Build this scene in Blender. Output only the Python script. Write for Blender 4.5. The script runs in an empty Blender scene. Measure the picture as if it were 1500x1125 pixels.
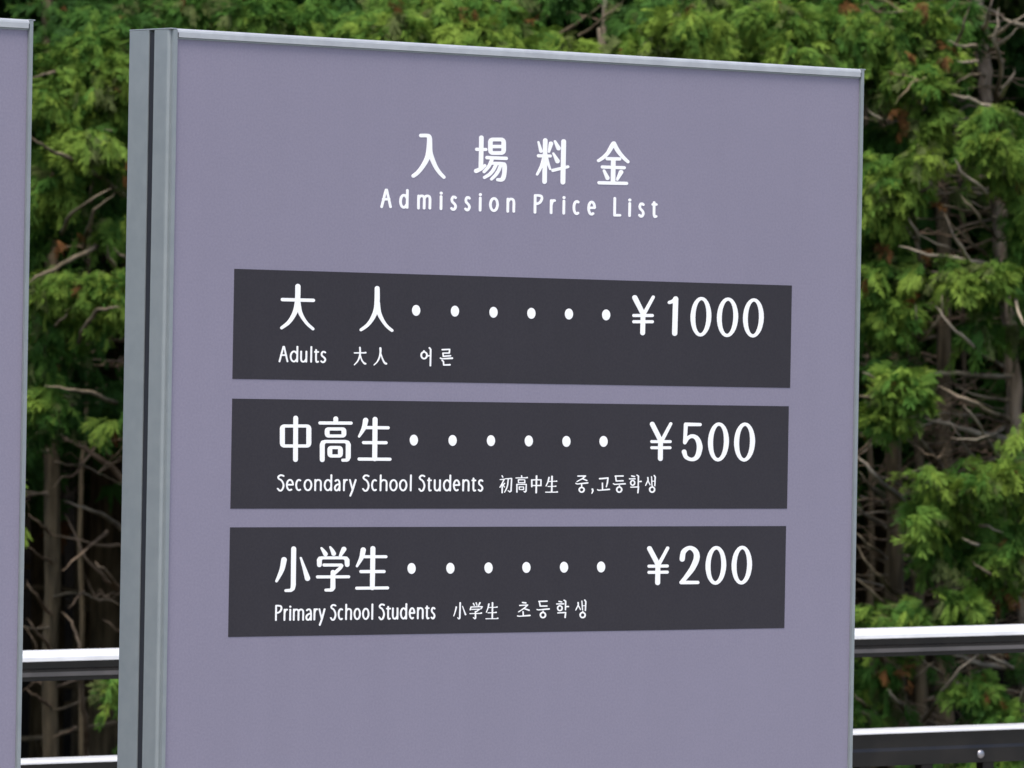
import bpy, bmesh, math, random
import numpy as np
from mathutils import Vector, Matrix
from mathutils.geometry import delaunay_2d_cdt, convex_hull_2d
random.seed(7); rng = np.random.default_rng(7)
R = math.radians
scene = bpy.context.scene
# ------------------------------------------------------------------ camera
F = 9600.0; W0, H0 = 1500.0, 1125.0
PITCH, ROLL, YAW_SIGN = R(0.0758), R(0.985), R(40.286)
fw = Vector((0, math.cos(PITCH), -math.sin(PITCH)))
r0 = Vector((1, 0, 0)); u0 = Vector((0, math.sin(PITCH), math.cos(PITCH)))
rt = math.cos(ROLL)*r0 + math.sin(ROLL)*u0
up = math.cos(ROLL)*u0 - math.sin(ROLL)*r0
CAM = Vector((0, 0, 1.5))
cd = bpy.data.cameras.new('camera'); cam = bpy.data.objects.new('camera', cd)
scene.collection.objects.link(cam); scene.camera = cam
cam.matrix_world = Matrix.Translation(CAM) @ Matrix((rt, up, -fw)).transposed().to_4x4()
cd.sensor_width = 36; cd.lens = 36*F/W0; cd.clip_start = .1; cd.clip_end = 500
cd.dof.use_dof = True; cd.dof.focus_distance = 6.55; cd.dof.aperture_fstop = 40
# ------------------------------------------------------------------ light
SUN_EL, SUN_AZ = R(66), R(190)          # azimuth clockwise from +Y : behind the camera
w = bpy.data.worlds.new('World'); scene.world = w; w.use_nodes = True
nt = w.node_tree; bg = nt.nodes['Background']
sky = nt.nodes.new('ShaderNodeTexSky'); sky.sky_type = 'NISHITA'; sky.sun_disc = False
sky.sun_elevation = SUN_EL; sky.sun_rotation = SUN_AZ; sky.dust_density = 3.0; sky.air_density = 1.0
nt.links.new(sky.outputs[0], bg.inputs[0]); bg.inputs[1].default_value = .10
sd = bpy.data.lights.new('sun', 'SUN'); sd.energy = 1.5; sd.angle = R(22); sd.color = (1, .95, .87)
so = bpy.data.objects.new('sun', sd); scene.collection.objects.link(so)
sdir = Vector((math.sin(SUN_AZ)*math.cos(SUN_EL), math.cos(SUN_AZ)*math.cos(SUN_EL), math.sin(SUN_EL)))
so.rotation_euler = sdir.to_track_quat('Z', 'Y').to_euler(); so.location = (0, -5, 12)
scene.view_settings.view_transform = 'Standard'; scene.view_settings.look = 'None'
scene.view_settings.exposure = 1.32; scene.view_settings.gamma = 1
# ------------------------------------------------------------------ helpers
def ray(px, py):
    return (fw*F + rt*(px-W0/2) + up*(H0/2-py)).normalized()
def at(px, py, Y):
    d = ray(px, py); return CAM + d*(Y/d.y)
def link(o, parent=None):
    scene.collection.objects.link(o)
    if parent: o.parent = parent
    return o
def mesh_obj(name, verts, faces, mat, parent=None, smooth=False):
    me = bpy.data.meshes.new(name); me.from_pydata([tuple(v) for v in verts], [], faces)
    me.validate(); me.update()
    if mat: me.materials.append(mat)
    if smooth: me.polygons.foreach_set('use_smooth', [True]*len(me.polygons))
    return link(bpy.data.objects.new(name, me), parent)
def tag(o, label=None, cat=None, group=None, kind=None):
    for k, v in (('label', label), ('category', cat), ('group', group), ('kind', kind)):
        if v: o[k] = v
    return o
def empty(name, loc, rz=0):
    o = bpy.data.objects.new(name, None); o.empty_display_size = .1
    o.location = loc; o.rotation_euler = (0, 0, rz); return link(o)
def box(x0, x1, y0, y1, z0, z1, bev=0, seg=2):
    bm = bmesh.new(); bmesh.ops.create_cube(bm, size=1)
    bmesh.ops.scale(bm, vec=(x1-x0, y1-y0, z1-z0), verts=bm.verts)
    bmesh.ops.translate(bm, vec=((x0+x1)/2, (y0+y1)/2, (z0+z1)/2), verts=bm.verts)
    if bev: bmesh.ops.bevel(bm, geom=bm.edges[:], offset=bev, segments=seg, affect='EDGES', profile=.5)
    return bm
def bm_obj(name, bm, mat, parent=None, smooth=False):
    bmesh.ops.recalc_face_normals(bm, faces=bm.faces)
    me = bpy.data.meshes.new(name); bm.to_mesh(me); bm.free(); me.materials.append(mat)
    if smooth: me.polygons.foreach_set('use_smooth', [True]*len(me.polygons))
    return link(bpy.data.objects.new(name, me), parent)
def extrude(profile, axis, a, b, mat, name, parent):
    """profile: list of 2d points; axis 'z': (x,y) profile, 'x': (y,z) profile"""
    n = len(profile); P = []
    for t in (a, b):
        for p in profile: P.append((p[0], p[1], t) if axis == 'z' else (t, p[0], p[1]))
    bm = bmesh.new(); vs = [bm.verts.new(p) for p in P]
    for i in range(n): bm.faces.new((vs[i], vs[(i+1) % n], vs[n+(i+1) % n], vs[n+i]))
    bm.faces.new(vs[:n]); bm.faces.new(vs[n:])
    return bm_obj(name, bm, mat, parent)
# ------------------------------------------------------------------ materials
def mat(name, col, rough=.5, metal=0, spec=.5):
    m = bpy.data.materials.new(name); m.use_nodes = True; b = m.node_tree.nodes['Principled BSDF']
    b.inputs['Base Color'].default_value = (*col, 1); b.inputs['Roughness'].default_value = rough
    b.inputs['Metallic'].default_value = metal; b.inputs['Specular IOR Level'].default_value = spec
    return m
def noise_col(m, c1, c2, scale, detail=3, bump=0, bscale=None, stretch=None, lo=.35, hi=.65):
    nt = m.node_tree; b = nt.nodes['Principled BSDF']; N = nt.nodes.new
    tc = N('ShaderNodeTexCoord'); mp = N('ShaderNodeMapping'); nt.links.new(tc.outputs['Object'], mp.inputs[0])
    if stretch: mp.inputs['Scale'].default_value = stretch
    n = N('ShaderNodeTexNoise'); n.inputs['Scale'].default_value = scale; n.inputs['Detail'].default_value = detail
    nt.links.new(mp.outputs[0], n.inputs[0])
    r = N('ShaderNodeValToRGB'); r.color_ramp.elements[0].color = (*c1, 1); r.color_ramp.elements[1].color = (*c2, 1)
    r.color_ramp.elements[0].position = lo; r.color_ramp.elements[1].position = hi
    nt.links.new(n.outputs[0], r.inputs[0]); nt.links.new(r.outputs[0], b.inputs['Base Color'])
    if bump:
        n2 = N('ShaderNodeTexNoise'); n2.inputs['Scale'].default_value = bscale or scale; n2.inputs['Detail'].default_value = 4
        nt.links.new(mp.outputs[0], n2.inputs[0])
        bu = N('ShaderNodeBump'); bu.inputs['Strength'].default_value = bump; bu.inputs['Distance'].default_value = .01
        nt.links.new(n2.outputs[0], bu.inputs['Height']); nt.links.new(bu.outputs[0], b.inputs['Normal'])
    return m
M_panel = noise_col(mat('panel_paint', (.2, .19, .27), .55, 0, .25), (.203, .189, .252), (.223, .207, .270), 420, 4, .05, 900)
def weather(m, amount):
    nt = m.node_tree; N = nt.nodes.new; b = nt.nodes['Principled BSDF']; src = b.inputs['Base Color'].links[0].from_socket
    tc = N('ShaderNodeTexCoord'); prev = src
    for sc_, st_, am in ((2.2, (1, 1, 1), amount), (9, (3, 1, .25), amount*.7), (55, (1, 1, 1), amount*.5)):
        mp = N('ShaderNodeMapping'); mp.inputs['Scale'].default_value = st_; n = N('ShaderNodeTexNoise'); n.inputs['Scale'].default_value = sc_; n.inputs['Detail'].default_value = 5
        nt.links.new(tc.outputs['Object'], mp.inputs[0]); nt.links.new(mp.outputs[0], n.inputs[0])
        r = N('ShaderNodeMapRange'); r.inputs['From Min'].default_value = .3; r.inputs['From Max'].default_value = .7; r.inputs['To Min'].default_value = 1-am; r.inputs['To Max'].default_value = 1+am
        nt.links.new(n.outputs[0], r.inputs[0])
        x = N('ShaderNodeVectorMath'); x.operation = 'SCALE'; nt.links.new(prev, x.inputs[0]); nt.links.new(r.outputs[0], x.inputs['Scale']); prev = x.outputs[0]
    nt.links.new(prev, b.inputs['Base Color'])
weather(M_panel, .02)
M_band = noise_col(mat('band_film', (.04, .037, .05), .5, 0, .25), (.025, .023, .029), (.031, .028, .034), 400, 3, .04, 900)
weather(M_band, .05)
M_white = mat('white_film', (.86, .86, .86), .5, 0, .2)
M_alu = noise_col(mat('anodised_frame', (.27, .30, .325), .38, .2, .5), (.218, .245, .258), (.238, .265, .276), 60, 3, .02, 500)
M_top = noise_col(mat('pale_top_rail', (.5, .52, .54), .35, .15, .5), (.36, .375, .40), (.41, .43, .45), 60, 3, .02, 500)  # paler than the posts of the frame
weather(M_alu, .018); weather(M_top, .03)
M_slot_joint = mat('slot_shade_joint', (.008, .009, .014), .6)  # near-black for the shade in the slots and for the corner joints
M_back = mat('back_sheet', (.25, .26, .28), .6)
M_cap = noise_col(mat('silver_cap', (.85, .85, .87), .32, .35), (.78, .78, .8), (.9, .9, .92), 30, 3)
M_rail = noise_col(mat('dark_bronze', (.02, .018, .018), .25, .2), (.007, .0065, .007), (.013, .0115, .011), 25, 3)
M_trim = noise_col(mat('grey_trim', (.07, .065, .065), .4), (.06, .056, .056), (.085, .078, .078), 25, 3)
M_steel = mat('bolt_steel', (.35, .34, .36), .35, .9)
M_pave = noise_col(mat('paving', (.3, .29, .27), .85), (.24, .23, .21), (.34, .33, .31), 8, 6, .3, 60)
M_soil = noise_col(mat('forest_floor', (.03, .025, .018), .95, 0, .02), (.006, .005, .004), (.015, .012, .008), 5, 6, .6, 12)
def bark_mat(name, a, b): return noise_col(mat(name, a, .9, 0, .2), a, b, 14, 5, .8, 30, (3, 3, .5))
M_bark = bark_mat('bark', (.055, .042, .025), (.15, .115, .07))
M_barkl = bark_mat('pale_bark', (.14, .112, .082), (.33, .27, .21))
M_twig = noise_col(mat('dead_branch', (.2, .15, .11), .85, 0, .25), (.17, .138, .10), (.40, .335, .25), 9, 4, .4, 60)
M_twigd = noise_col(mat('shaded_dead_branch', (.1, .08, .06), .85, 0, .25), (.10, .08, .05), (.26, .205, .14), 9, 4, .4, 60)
M_twigb = noise_col(mat('brown_twig', (.15, .1, .07), .85, 0, .15), (.13, .09, .06), (.33, .24, .165), 9, 4, .3, 60)
def leaf_mat():
    m = mat('foliage', (.06, .14, .02), .7, 0, .12); nt = m.node_tree; N = nt.nodes.new; b = nt.nodes['Principled BSDF']
    at_ = N('ShaderNodeAttribute'); at_.attribute_name = 'tint'
    nt.links.new(at_.outputs['Color'], b.inputs['Base Color'])
    tr = N('ShaderNodeBsdfTranslucent'); mx = N('ShaderNodeMixShader'); mx.inputs[0].default_value = .28
    nt.links.new(at_.outputs['Color'], tr.inputs[0])
    nt.links.new(b.outputs[0], mx.inputs[1]); nt.links.new(tr.outputs[0], mx.inputs[2])
    nt.links.new(mx.outputs[0], nt.nodes['Material Output'].inputs[0]); return m
M_leaf = leaf_mat()
# ------------------------------------------------------------------ ground
ca, sa = math.cos(YAW_SIGN), math.sin(YAW_SIGN)
RX0 = at(36, 953, 8.7)                      # a point of the handrail; the railing runs parallel to the signs
RB = R(29.3); RSL = .0185; rdx, rdy = math.cos(RB), math.sin(RB)
def rail_pt(s, off=0): return Vector((RX0.x + s*rdx - off*rdy, RX0.y + s*rdy + off*rdx, 0))
p = [rail_pt(-30, .25), rail_pt(30, .25), rail_pt(30, -40), rail_pt(-30, -40)]
mesh_obj('pavement', [(v.x, v.y, 0) for v in p] + [(v.x, v.y, -.25) for v in p],
         [(3, 2, 1, 0), (0, 1, 5, 4), (1, 2, 6, 5), (2, 3, 7, 6), (3, 0, 4, 7)], M_pave)['kind'] = 'structure'
NX, NY = 90, 90; V = []; Fs = []
for j in range(NY):
    for i in range(NX):
        x = -120 + 240*i/(NX-1); y = -80 + 240*j/(NY-1)
        z = -1.6 + .25*math.sin(x*.7)*math.cos(y*.6) + max(0, (y-29))*.75 + .4*math.sin(x*.35+y*.5)*(y > 20)
        z = min(z, 40 + 3*math.sin(x*.1)); V.append((x, y, z))
for j in range(NY-1):
    for i in range(NX-1): a = j*NX+i; Fs.append((a, a+1, a+1+NX, a+NX))
mesh_obj('ground', V, Fs, M_soil, smooth=True)['kind'] = 'structure'
# ------------------------------------------------------------------ strokes -> lettering
def smooth_path(pts, n=5):
    out = []; m = len(pts)
    for i in range(m-1):
        p0 = pts[max(i-1, 0)]; p1 = pts[i]; p2 = pts[i+1]; p3 = pts[min(i+2, m-1)]
        for k in range(n):
            t = k/n; out.append(tuple(.5*((2*b)+(-a+c)*t+(2*a-5*b+4*c-d)*t*t+(-a+3*b-3*c+d)*t**3) for a, b, c, d in zip(p0, p1, p2, p3)))
    out.append(pts[-1]); return out
def ell(cx, cy, rx, ry, rs, rv=None, a0=0, a1=360, n=28, shear=0):
    rv = rs if rv is None else rv; o = []
    for k in range(n+1):
        a = R(a0+(a1-a0)*k/n); y = -ry*math.sin(a)
        o.append((cx+rx*math.cos(a)-shear*y, cy+y, rv+(rs-rv)*math.cos(a)**2))
    return o
def rrect(x0, y0, x1, y1, rv, rh, c):
    o = []
    for (cx, cy, a0) in ((x1-c, y0+c, 0), (x0+c, y0+c, 90), (x0+c, y1-c, 180), (x1-c, y1-c, 270)):
        for k in range(5):
            a = R(a0+22.5*k); o.append((cx+c*math.cos(a), cy-c*math.sin(a), rv*math.cos(a)**2+rh*math.sin(a)**2))
    o.append(o[0]); return o
CIRC = [(math.cos(2*math.pi*k/14), math.sin(2*math.pi*k/14)) for k in range(14)]
def hull(pts):
    idx = convex_hull_2d(pts); h = [pts[i] for i in idx]
    ar = sum(h[i][0]*h[(i+1) % len(h)][1]-h[(i+1) % len(h)][0]*h[i][1] for i in range(len(h)))
    return h if ar > 0 else h[::-1]
def capsules(path):
    out = []
    if len(path) == 1: path = path*2
    for a, b in zip(path[:-1], path[1:]):
        out.append(hull([(a[0]+a[2]*c, a[1]+a[2]*s) for c, s in CIRC]+[(b[0]+b[2]*c, b[1]+b[2]*s) for c, s in CIRC]))
    return out
O_S = Vector((0, 6.6, 0))
nrm = Vector((sa, -ca, 0)); ax = Vector((ca, sa, 0))
def uv(px, py, off=0.0):
    """where the sight line through a point of the sign meets the printed face"""
    d = ray(px, py); t = ((O_S - CAM).dot(nrm)+off)/d.dot(nrm); P = CAM + d*t
    return (P-O_S).dot(ax), P.z
def lettering(name, polys_px, mat_, parent, y, thick, label):
    VV = []; FF = []
    for polys in polys_px:                      # one union per glyph
        vc = []; fc = []
        for h in polys:
            fc.append(list(range(len(vc), len(vc)+len(h)))); vc += [Vector(q) for q in h]
        rv_, re_, rf_, ov, oe, of = delaunay_2d_cdt(vc, [], fc, 1, 1e-4, True)
        keep = [f for f, o in zip(rf_, of) if len(o)]
        base = len(VV); P = [uv(q[0], q[1]) for q in rv_]; n = len(P)
        VV += [(a, y, b) for a, b in P] + [(a, y+thick, b) for a, b in P]
        cnt = {}
        for f in keep:
            FF.append([base+i for i in f])
            for i in range(len(f)):
                e = (f[i], f[(i+1) % len(f)]); cnt[e] = cnt.get(e, 0)+1
        for (a, b) in cnt:
            if (b, a) not in cnt: FF.append([base+b, base+a, base+n+a, base+n+b])
    o = mesh_obj(name, VV, FF, mat_, parent); o['label'] = label; return o
def Z(x0, y0, s, strokes, shear=0):
    """strokes traced in an enlargement whose corner is x0,y0 and scale s; 's' prefix = smooth"""
    polys = []
    for st in strokes:
        sm = st[0] == 's'; pts = st[1:] if sm else st
        if sm and len(pts) > 2: pts = smooth_path(list(pts))
        pts = [(x0+q[0]/s, y0+q[1]/s, q[2]/s) for q in pts]
        polys += capsules(pts)
    return polys
S = 's'
A = (590, 185, 8.8235)
g_nyu = Z(*A, [[S,(233,120,24),(318,121,25),(341,143,31),(345,200,33),(340,290,35),(315,410,32),(255,520,28),(190,600,26),(135,642,24)],
               [S,(345,200,33),(350,330,33),(382,430,30),(427,530,27),(475,600,25),(530,658,22)]])
g_jo = Z(*A, [[(1015,147,29),(1012,350,29),(1008,540,29)],[(955,298,22),(1072,300,21)],[S,(947,578,28),(1010,548,25),(1060,508,20)],
              rrect(1131,171,1303,346,29,25,34),[(1131,262,23),(1303,262,23)],[(1088,405,23),(1335,415,23)],
              [S,(1148,440,24),(1110,520,22),(1050,588,20)],[S,(1130,477,20),(1285,484,22),(1312,510,30),(1312,600,28),(1298,665,29),(1275,690,26),(1225,691,21)],
              [S,(1205,490,24),(1172,560,22),(1122,620,22),(1055,662,20)],[S,(1267,490,24),(1238,570,22),(1197,632,22),(1145,684,18)]])
B = (770, 190, 8.8235)
g_ryo = Z(*B, [[(252,138,29),(243,673,29)],[(164,160,14),(196,276,23)],[(326,180,28),(300,285,15)],[(166,337,22),(318,340,20)],
               [S,(236,360,24),(202,470,20),(148,578,16)],[S,(265,360,24),(292,445,18),(316,510,14)],[(378,152,17),(424,240,29)],[(357,307,14),(410,406,30)],
               [(490,153,31),(480,678,31)],[(350,526,21),(545,479,19)]])
g_kin = Z(*B, [[S,(1137,178,28),(1118,205,29),(1062,300,25),(1002,360,23),(940,402,20)],[S,(1140,178,28),(1150,200,28),(1192,275,28),(1250,347,25),(1320,414,21)],
               [(1052,375,22),(1213,378,22)],[(1132,385,30),(1128,672,29)],[(990,482,21),(1272,492,22)],[(1012,530,18),(1056,625,27)],[(1232,548,29),(1183,645,16)],[(948,686,22),(1302,694,22)]])
C = (400, 405, 7.895)
g_dai = Z(*C, [[S,(284,115,30),(282,230,30),(273,330,30),(243,430,26),(180,528,22),(95,595,17)],[S,(284,300,30),(308,410,25),(350,492,20),(400,555,18),(458,606,17)],[(105,267,20),(462,276,20)]])
g_jin = Z(*C, [[S,(1201,138,28),(1200,280,30),(1188,380,28),(1150,478,24),(1090,560,20),(1014,617,17)],[S,(1202,300,30),(1222,420,26),(1268,515,20),(1318,580,18),(1372,624,17)]])
D = (400, 600, 8.3333)
g_chu = Z(*D, [[(273,103,29),(270,610,29)], rrect(110,200,433,444,30,20,32)])
g_ko = Z(*D, [[(762,112,29),(762,155,29)],[(570,163,20),(948,165,20)],rrect(657,236,861,322,29,20,24),
              [(597,612,29),(597,430,30),(606,404,27),(635,389,20),(880,390,20),(906,404,26),(915,430,30),(914,580,30),(906,608,24),(888,617,20),(848,618,19)],rrect(690,463,819,566,29,20,24)])
g_sei = Z(*D, [[S,(1127,131,32),(1112,205,29),(1085,265,22),(1047,328,14)],[(1120,219,20),(1400,222,20)],[(1242,118,30),(1237,600,30)],[(1102,403,20),(1375,404,20)],[(1048,604,20),(1422,606,20)]])
E5 = (395, 790, 8.3333)
g_sho = Z(*E5, [[S,(172,250,34),(152,350,30),(120,432,23),(80,511,15)],[(290,116,30),(285,560,30),(278,600,26),(255,623,20),(195,626,18)],[S,(377,228,13),(418,350,22),(458,476,33)]])
g_gak = Z(*E5, [[S,(629,108,13),(656,145,22),(678,180,28)],[S,(736,95,12),(760,135,22),(778,175,28)],[(903,120,30),(860,200,18)],
               [(603,312,28),(604,255,30),(612,236,26),(640,226,19),(900,226,19),(930,236,26),(941,255,30),(943,310,28)],
               [(660,314,19),(868,314,19),(876,322,20),(862,345,20),(835,372,20),(775,425,22)],[(770,402,28),(768,590,30),(758,611,25),(740,619,20),(683,620,18)],[(581,459,19),(960,457,19)]])
g_sei2 = Z(*E5, [[S,(1139,130,32),(1124,205,29),(1098,265,21),(1062,328,14)],[(1130,212,19),(1415,212,19)],[(1257,112,30),(1250,592,29)],[(1112,394,20),(1392,393,20)],[(1060,597,19),(1435,593,19)]])
Fz = (740, 390, 3.409)
def zero(cx, cy, rx, ry, rs, rv): return [ell(cx, cy, rx, ry, rs, rv, shear=.03)]
g_y1 = [Z(*Fz, [[(646,157,13),(688,240,12)],[(738,154,8),(692,238,9)],[(687,240,12),(685,333,12)],[(641,246,8),(733,246,8)],[(641,277,8),(733,277,8)]]),
        Z(*Fz, [[S,(818,181,8),(835,175,9),(851,160,10)],[(850,163,13),(845,335,13)]]),
        Z(*Fz, zero(976,252,40,91,12,8)), Z(*Fz, zero(1109,255,41,91,12,8)), Z(*Fz, zero(1238,258,40,90,12,8))]
G = (700, 580, 3.125)
g_y2 = [Z(*G, [[(797,129,11),(837,208,11)],[(882,127,7),(842,203,8)],[(835,208,11),(834,287,11)],[(795,209,7),(879,209,7)],[(795,237,7),(878,237,7)]]),
        Z(*G, [[(951,130,8.5),(1016,131,7.5)],[(951,131,9),(946,214,8)],[S,(946,214,8),(961,192,8),(982,184,9),(1003,197,11),(1014,234,13),(1003,277,11),(979,291,8),(952,280,9),(943,256,11)]]),
        Z(*G, zero(1100,210.5,36.5,82,11.5,7.5)), Z(*G, zero(1219.5,211,36.5,82,11.5,7.5))]
Hh = (640, 765, 2.7778)
g_y3 = [Z(*Hh, [[(864,107,10),(900,175,10)],[(938,105,6.5),(903,170,7)],[(898,178,10),(897,246,10)],[(862,179,6.5),(936,178,6.5)],[(862,204,6.5),(936,203,6.5)]]),
        Z(*Hh, [[S,(997,150,10.5),(1003,120,10),(1027,104,8),(1050,117,11),(1056,145,12),(1040,185,11),(1015,220,9),(995,244,8)],[(993,245,7.5),(1060,245,7)]]),
        Z(*Hh, zero(1134,175.5,32,72,10,7)), Z(*Hh, zero(1239.5,174.5,31.5,72,10,7))]
def dot(px, py): return [hull([(px+6.0*c, py+8.0*s) for c, s in [(math.cos(k*math.pi/12), math.sin(k*math.pi/12)) for k in range(24)]])]
I = (505, 495, 8.8235)
g_i1 = [Z(*I, [[S,(193,124,10),(195,195,11),(188,245,11),(160,305,8),(120,348,6)],[(122,194,8),(250,193,9),(266,190,11)],[S,(198,230,9),(218,290,9),(245,325,11),(262,333,13)]]),
        Z(*I, [[S,(457,132,13),(458,180,12),(445,250,10),(415,310,8),(375,350,6)],[S,(462,205,8),(488,280,10),(512,322,12),(532,333,13)]]),
        Z(*I, [ell(1022,225,37,43,11,10,n=20),[(1020,170,11),(1022,182,10)],[(1060,232,9),(1102,230,9)],[(1092,130,11),(1107,150,10),(1103,358,10)]]),
        Z(*I, [[(1258,152,10),(1352,148,9),(1348,195,9),(1266,197,9),(1270,238,9),(1362,230,10)],[(1235,262,10),(1250,270,8),(1385,262,12)],[(1255,290,9),(1272,305,9),(1275,350,9),(1355,347,11)]])]
J = (725, 690, 12.5)
g_j = [Z(*J, [[(125,87,10),(138,112,11)],[(90,157,8),(165,150,11),(130,225,11),(87,298,9)],[(128,240,12),(127,395,13)],[(172,225,10),(145,255,9)],[(148,262,9),(170,292,10)],
              [(185,142,8),(300,136,11),(290,365,12),(268,382,11),(237,358,8)],[S,(238,150,10),(227,250,11),(207,320,10),(172,388,8)]]),
       Z(*J, [[(482,87,11),(486,112,11)],[(380,127,9),(570,123,10),(585,120,14)],[(425,160,11),(541,160,8),(541,214,11),(425,214,8),(425,160,11)],[(397,385,12),(397,244,11),(568,244,10),(564,368,12),(545,385,11),(528,372,9)],
              [(440,290,10),(520,290,8),(520,338,10),(440,338,8),(440,290,10)]]),
       Z(*J, [[(757,90,14),(750,396,14)],[(670,162,11),(838,160,11),(836,265,13),(670,265,10)],[(670,162,13),(670,285,13)]]),
       Z(*J, [[S,(985,120,14),(965,200,11),(930,275,8)],[(1040,98,15),(1035,380,14)],[(985,190,9),(1110,187,9),(1124,184,13)],[(968,283,9),(1095,280,9),(1108,277,13)],[(925,387,10),(1120,386,9),(1135,382,14)]])]
K = (835, 690, 11.111)
def cir(cx, cy, rx, ry, r): return ell(cx, cy, rx, ry, r, n=20)
g_k = [Z(*K, [[(125,82,11),(245,80,12),(200,122,10),(108,172,7)],[(200,125,10),(268,154,11)],[(90,200,9),(112,211,9),(283,193,12)],[(185,205,10),(185,250,10)],cir(185,305,40,38,12)]),
       Z(*K, [[(360,297,15),(368,322,12),(350,366,6)]]),
       Z(*K, [[(477,125,12),(612,113,12),(604,190,11),(586,260,7)],[(522,197,10),(525,300,10)],[(445,305,10),(465,314,9),(635,298,12)]]),
       Z(*K, [[(730,82,10),(858,80,12)],[(738,85,10),(747,162,10),(858,158,12)],[(702,206,9),(720,218,9),(892,207,12)],[(800,235,9),(799,250,9)],cir(796,302,40,42,12)]),
       Z(*K, [[(1000,80,11),(1045,90,11)],[(965,127,10),(1052,126,11)],cir(1015,192,33,38,11),[(1085,67,10),(1109,82,11),(1105,240,9)],[(1110,172,9),(1152,169,12)],[(985,263,9),(1110,258,11),(1100,352,11)]]),
       Z(*K, [[(1262,107,11),(1266,150,10),(1225,234,7)],[(1265,160,8),(1298,224,9)],[(1322,92,8),(1329,235,8)],[(1366,75,11),(1382,100,11),(1375,240,9)],[(1330,165,7),(1375,165,7)],cir(1332,302,40,42,12),[(1335,245,9),(1334,262,9)]])]
L = (540, 875, 7.5)
g_l = [Z(*L, [[(1003,60,8),(998,228,8),(988,236,7),(975,224,5)],[S,(960,107,8),(950,150,6),(932,205,4)],[S,(1028,97,4),(1046,150,6),(1061,188,9)]]),
       Z(*L, [[(1147,66,6),(1158,88,6)],[(1178,60,6),(1187,86,6)],[(1220,60,8),(1205,92,5)],[(1113,137,7),(1122,106,6),(1240,102,6),(1245,104,7),(1230,126,6)],[(1130,132,6),(1216,130,6),(1178,158,6)],
              [(1170,156,7),(1171,226,8),(1164,235,7),(1148,223,5)],[(1110,179,5),(1225,176,6),(1236,172,8)]]),
       Z(*L, [[S,(1318,74,8),(1308,118,6),(1290,165,4)],[(1358,60,8),(1355,230,8)],[(1318,112,5),(1395,109,5),(1407,106,8)],[(1308,170,5),(1385,168,5),(1398,165,8)],[(1285,235,5),(1405,234,5),(1416,230,8)]])]
Mz = (740, 870, 11.538)
g_m = [Z(*Mz, [[(290,145,12),(343,152,13)],[(240,195,10),(374,187,11),(320,240,10),(220,305,7)],[(315,247,10),(398,275,13)],[(297,300,11),(302,360,11)],[(205,372,10),(232,378,9),(412,363,13)]]),
       Z(*Mz, [[(565,126,11),(702,122,12)],[(574,132,11),(586,206,11),(700,204,12)],[(535,263,10),(555,270,9),(737,254,13)],[(637,290,10),(636,305,10)],cir(634,357,43,44,13)]),
       Z(*Mz, [[(905,126,11),(950,135,12)],[(865,170,10),(984,167,11)],cir(920,241,38,41,12),[(992,107,11),(1017,122,12),(1014,268,10)],[(1020,216,9),(1062,213,13)],[(886,321,10),(1017,313,11),(1008,398,12)]]),
       Z(*Mz, [[(1228,147,12),(1231,187,10),(1188,274,7)],[(1232,197,9),(1268,264,9)],[(1292,122,9),(1303,268,9)],[(1340,105,12),(1358,130,11),(1351,280,10)],[(1305,200,7),(1352,198,7)],cir(1305,357,42,43,13),[(1309,292,9),(1307,308,9)]])]
# latin single-stroke letters: x 0..1, y 0 baseline, 1 x-height, 2 cap height
def arc(x0, x1, y0, y1, a0, a1, n=14):
    return [((x0+x1)/2+(x1-x0)/2*math.cos(R(a0+(a1-a0)*k/n)), (y0+y1)/2+(y1-y0)/2*math.sin(R(a0+(a1-a0)*k/n))) for k in range(n+1)]
Sc = [(.95,.93),(.7,1.0),(.35,.99),(.07,.8),(.2,.6),(.75,.42),(.99,.22),(.75,.02),(.35,-.02),(.02,.07)]
LAT = {
 'A': [[(0,0),(.46,2),(.54,2),(1,0)],[(.17,.62),(.83,.62)]], 'd': [arc(0,1,0,1,35,325),[(1,0),(1,2.05)]],
 'm': [[(0,0),(0,1)],[S,(0,.78),(.12,.95),(.27,1),(.44,.93),(.5,.72),(.5,.3),(.5,0)],[S,(.5,.78),(.62,.95),(.77,1),(.94,.93),(1,.72),(1,.3),(1,0)]],
 'i': [[(.5,0),(.5,1)],[(.5,1.72),(.5,1.73)]], 's': [[S]+Sc], 'S': [[S]+[(x, y*2) for x, y in Sc]], 'o': [arc(0,1,0,1,0,360,22)],
 'n': [[(0,0),(0,1)],[S,(0,.75),(.25,.95),(.55,1),(.88,.92),(1,.7),(1,.3),(1,0)]],
 'P': [[(0,0),(0,2)],[S,(0,2),(.45,2),(.88,1.85),(1,1.4),(.88,.93),(.45,.72),(0,.72)]],
 'r': [[(0,0),(0,1)],[S,(0,.6),(.25,.85),(.6,1),(1,1)]], 'c': [arc(0,1.12,0,1,62,298)],
 'e': [[(0,.53),(.97,.53)],arc(0,1,0,1,5,300)], 'L': [[(0,2),(0,0),(1,0)]], 'l': [[(.5,0),(.5,2.05)]],
 't': [[S,(.38,1.38),(.38,1),(.38,.4),(.42,.12),(.62,-.01),(1,.02)],[(0,.98),(1,.98)]],
 'u': [[S,(0,1),(0,.7),(0,.3),(.12,.07),(.45,0),(.75,.07),(1,.3)],[(1,1),(1,0)]], 'h': [[(0,0),(0,2.05)],[S,(0,.75),(.25,.95),(.55,1),(.88,.92),(1,.7),(1,.3),(1,0)]],
 'a': [[S,(.1,.9),(.4,1),(.75,.97),(.96,.75),(1,.4),(1,0)],[S,(1,.6),(.55,.56),(.15,.42),(0,.2),(.2,.01),(.6,.02),(1,.28)]],
 'y': [[(0,1),(.5,.02)],[(1,1),(.5,.02),(.12,-.52)]]}
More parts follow.
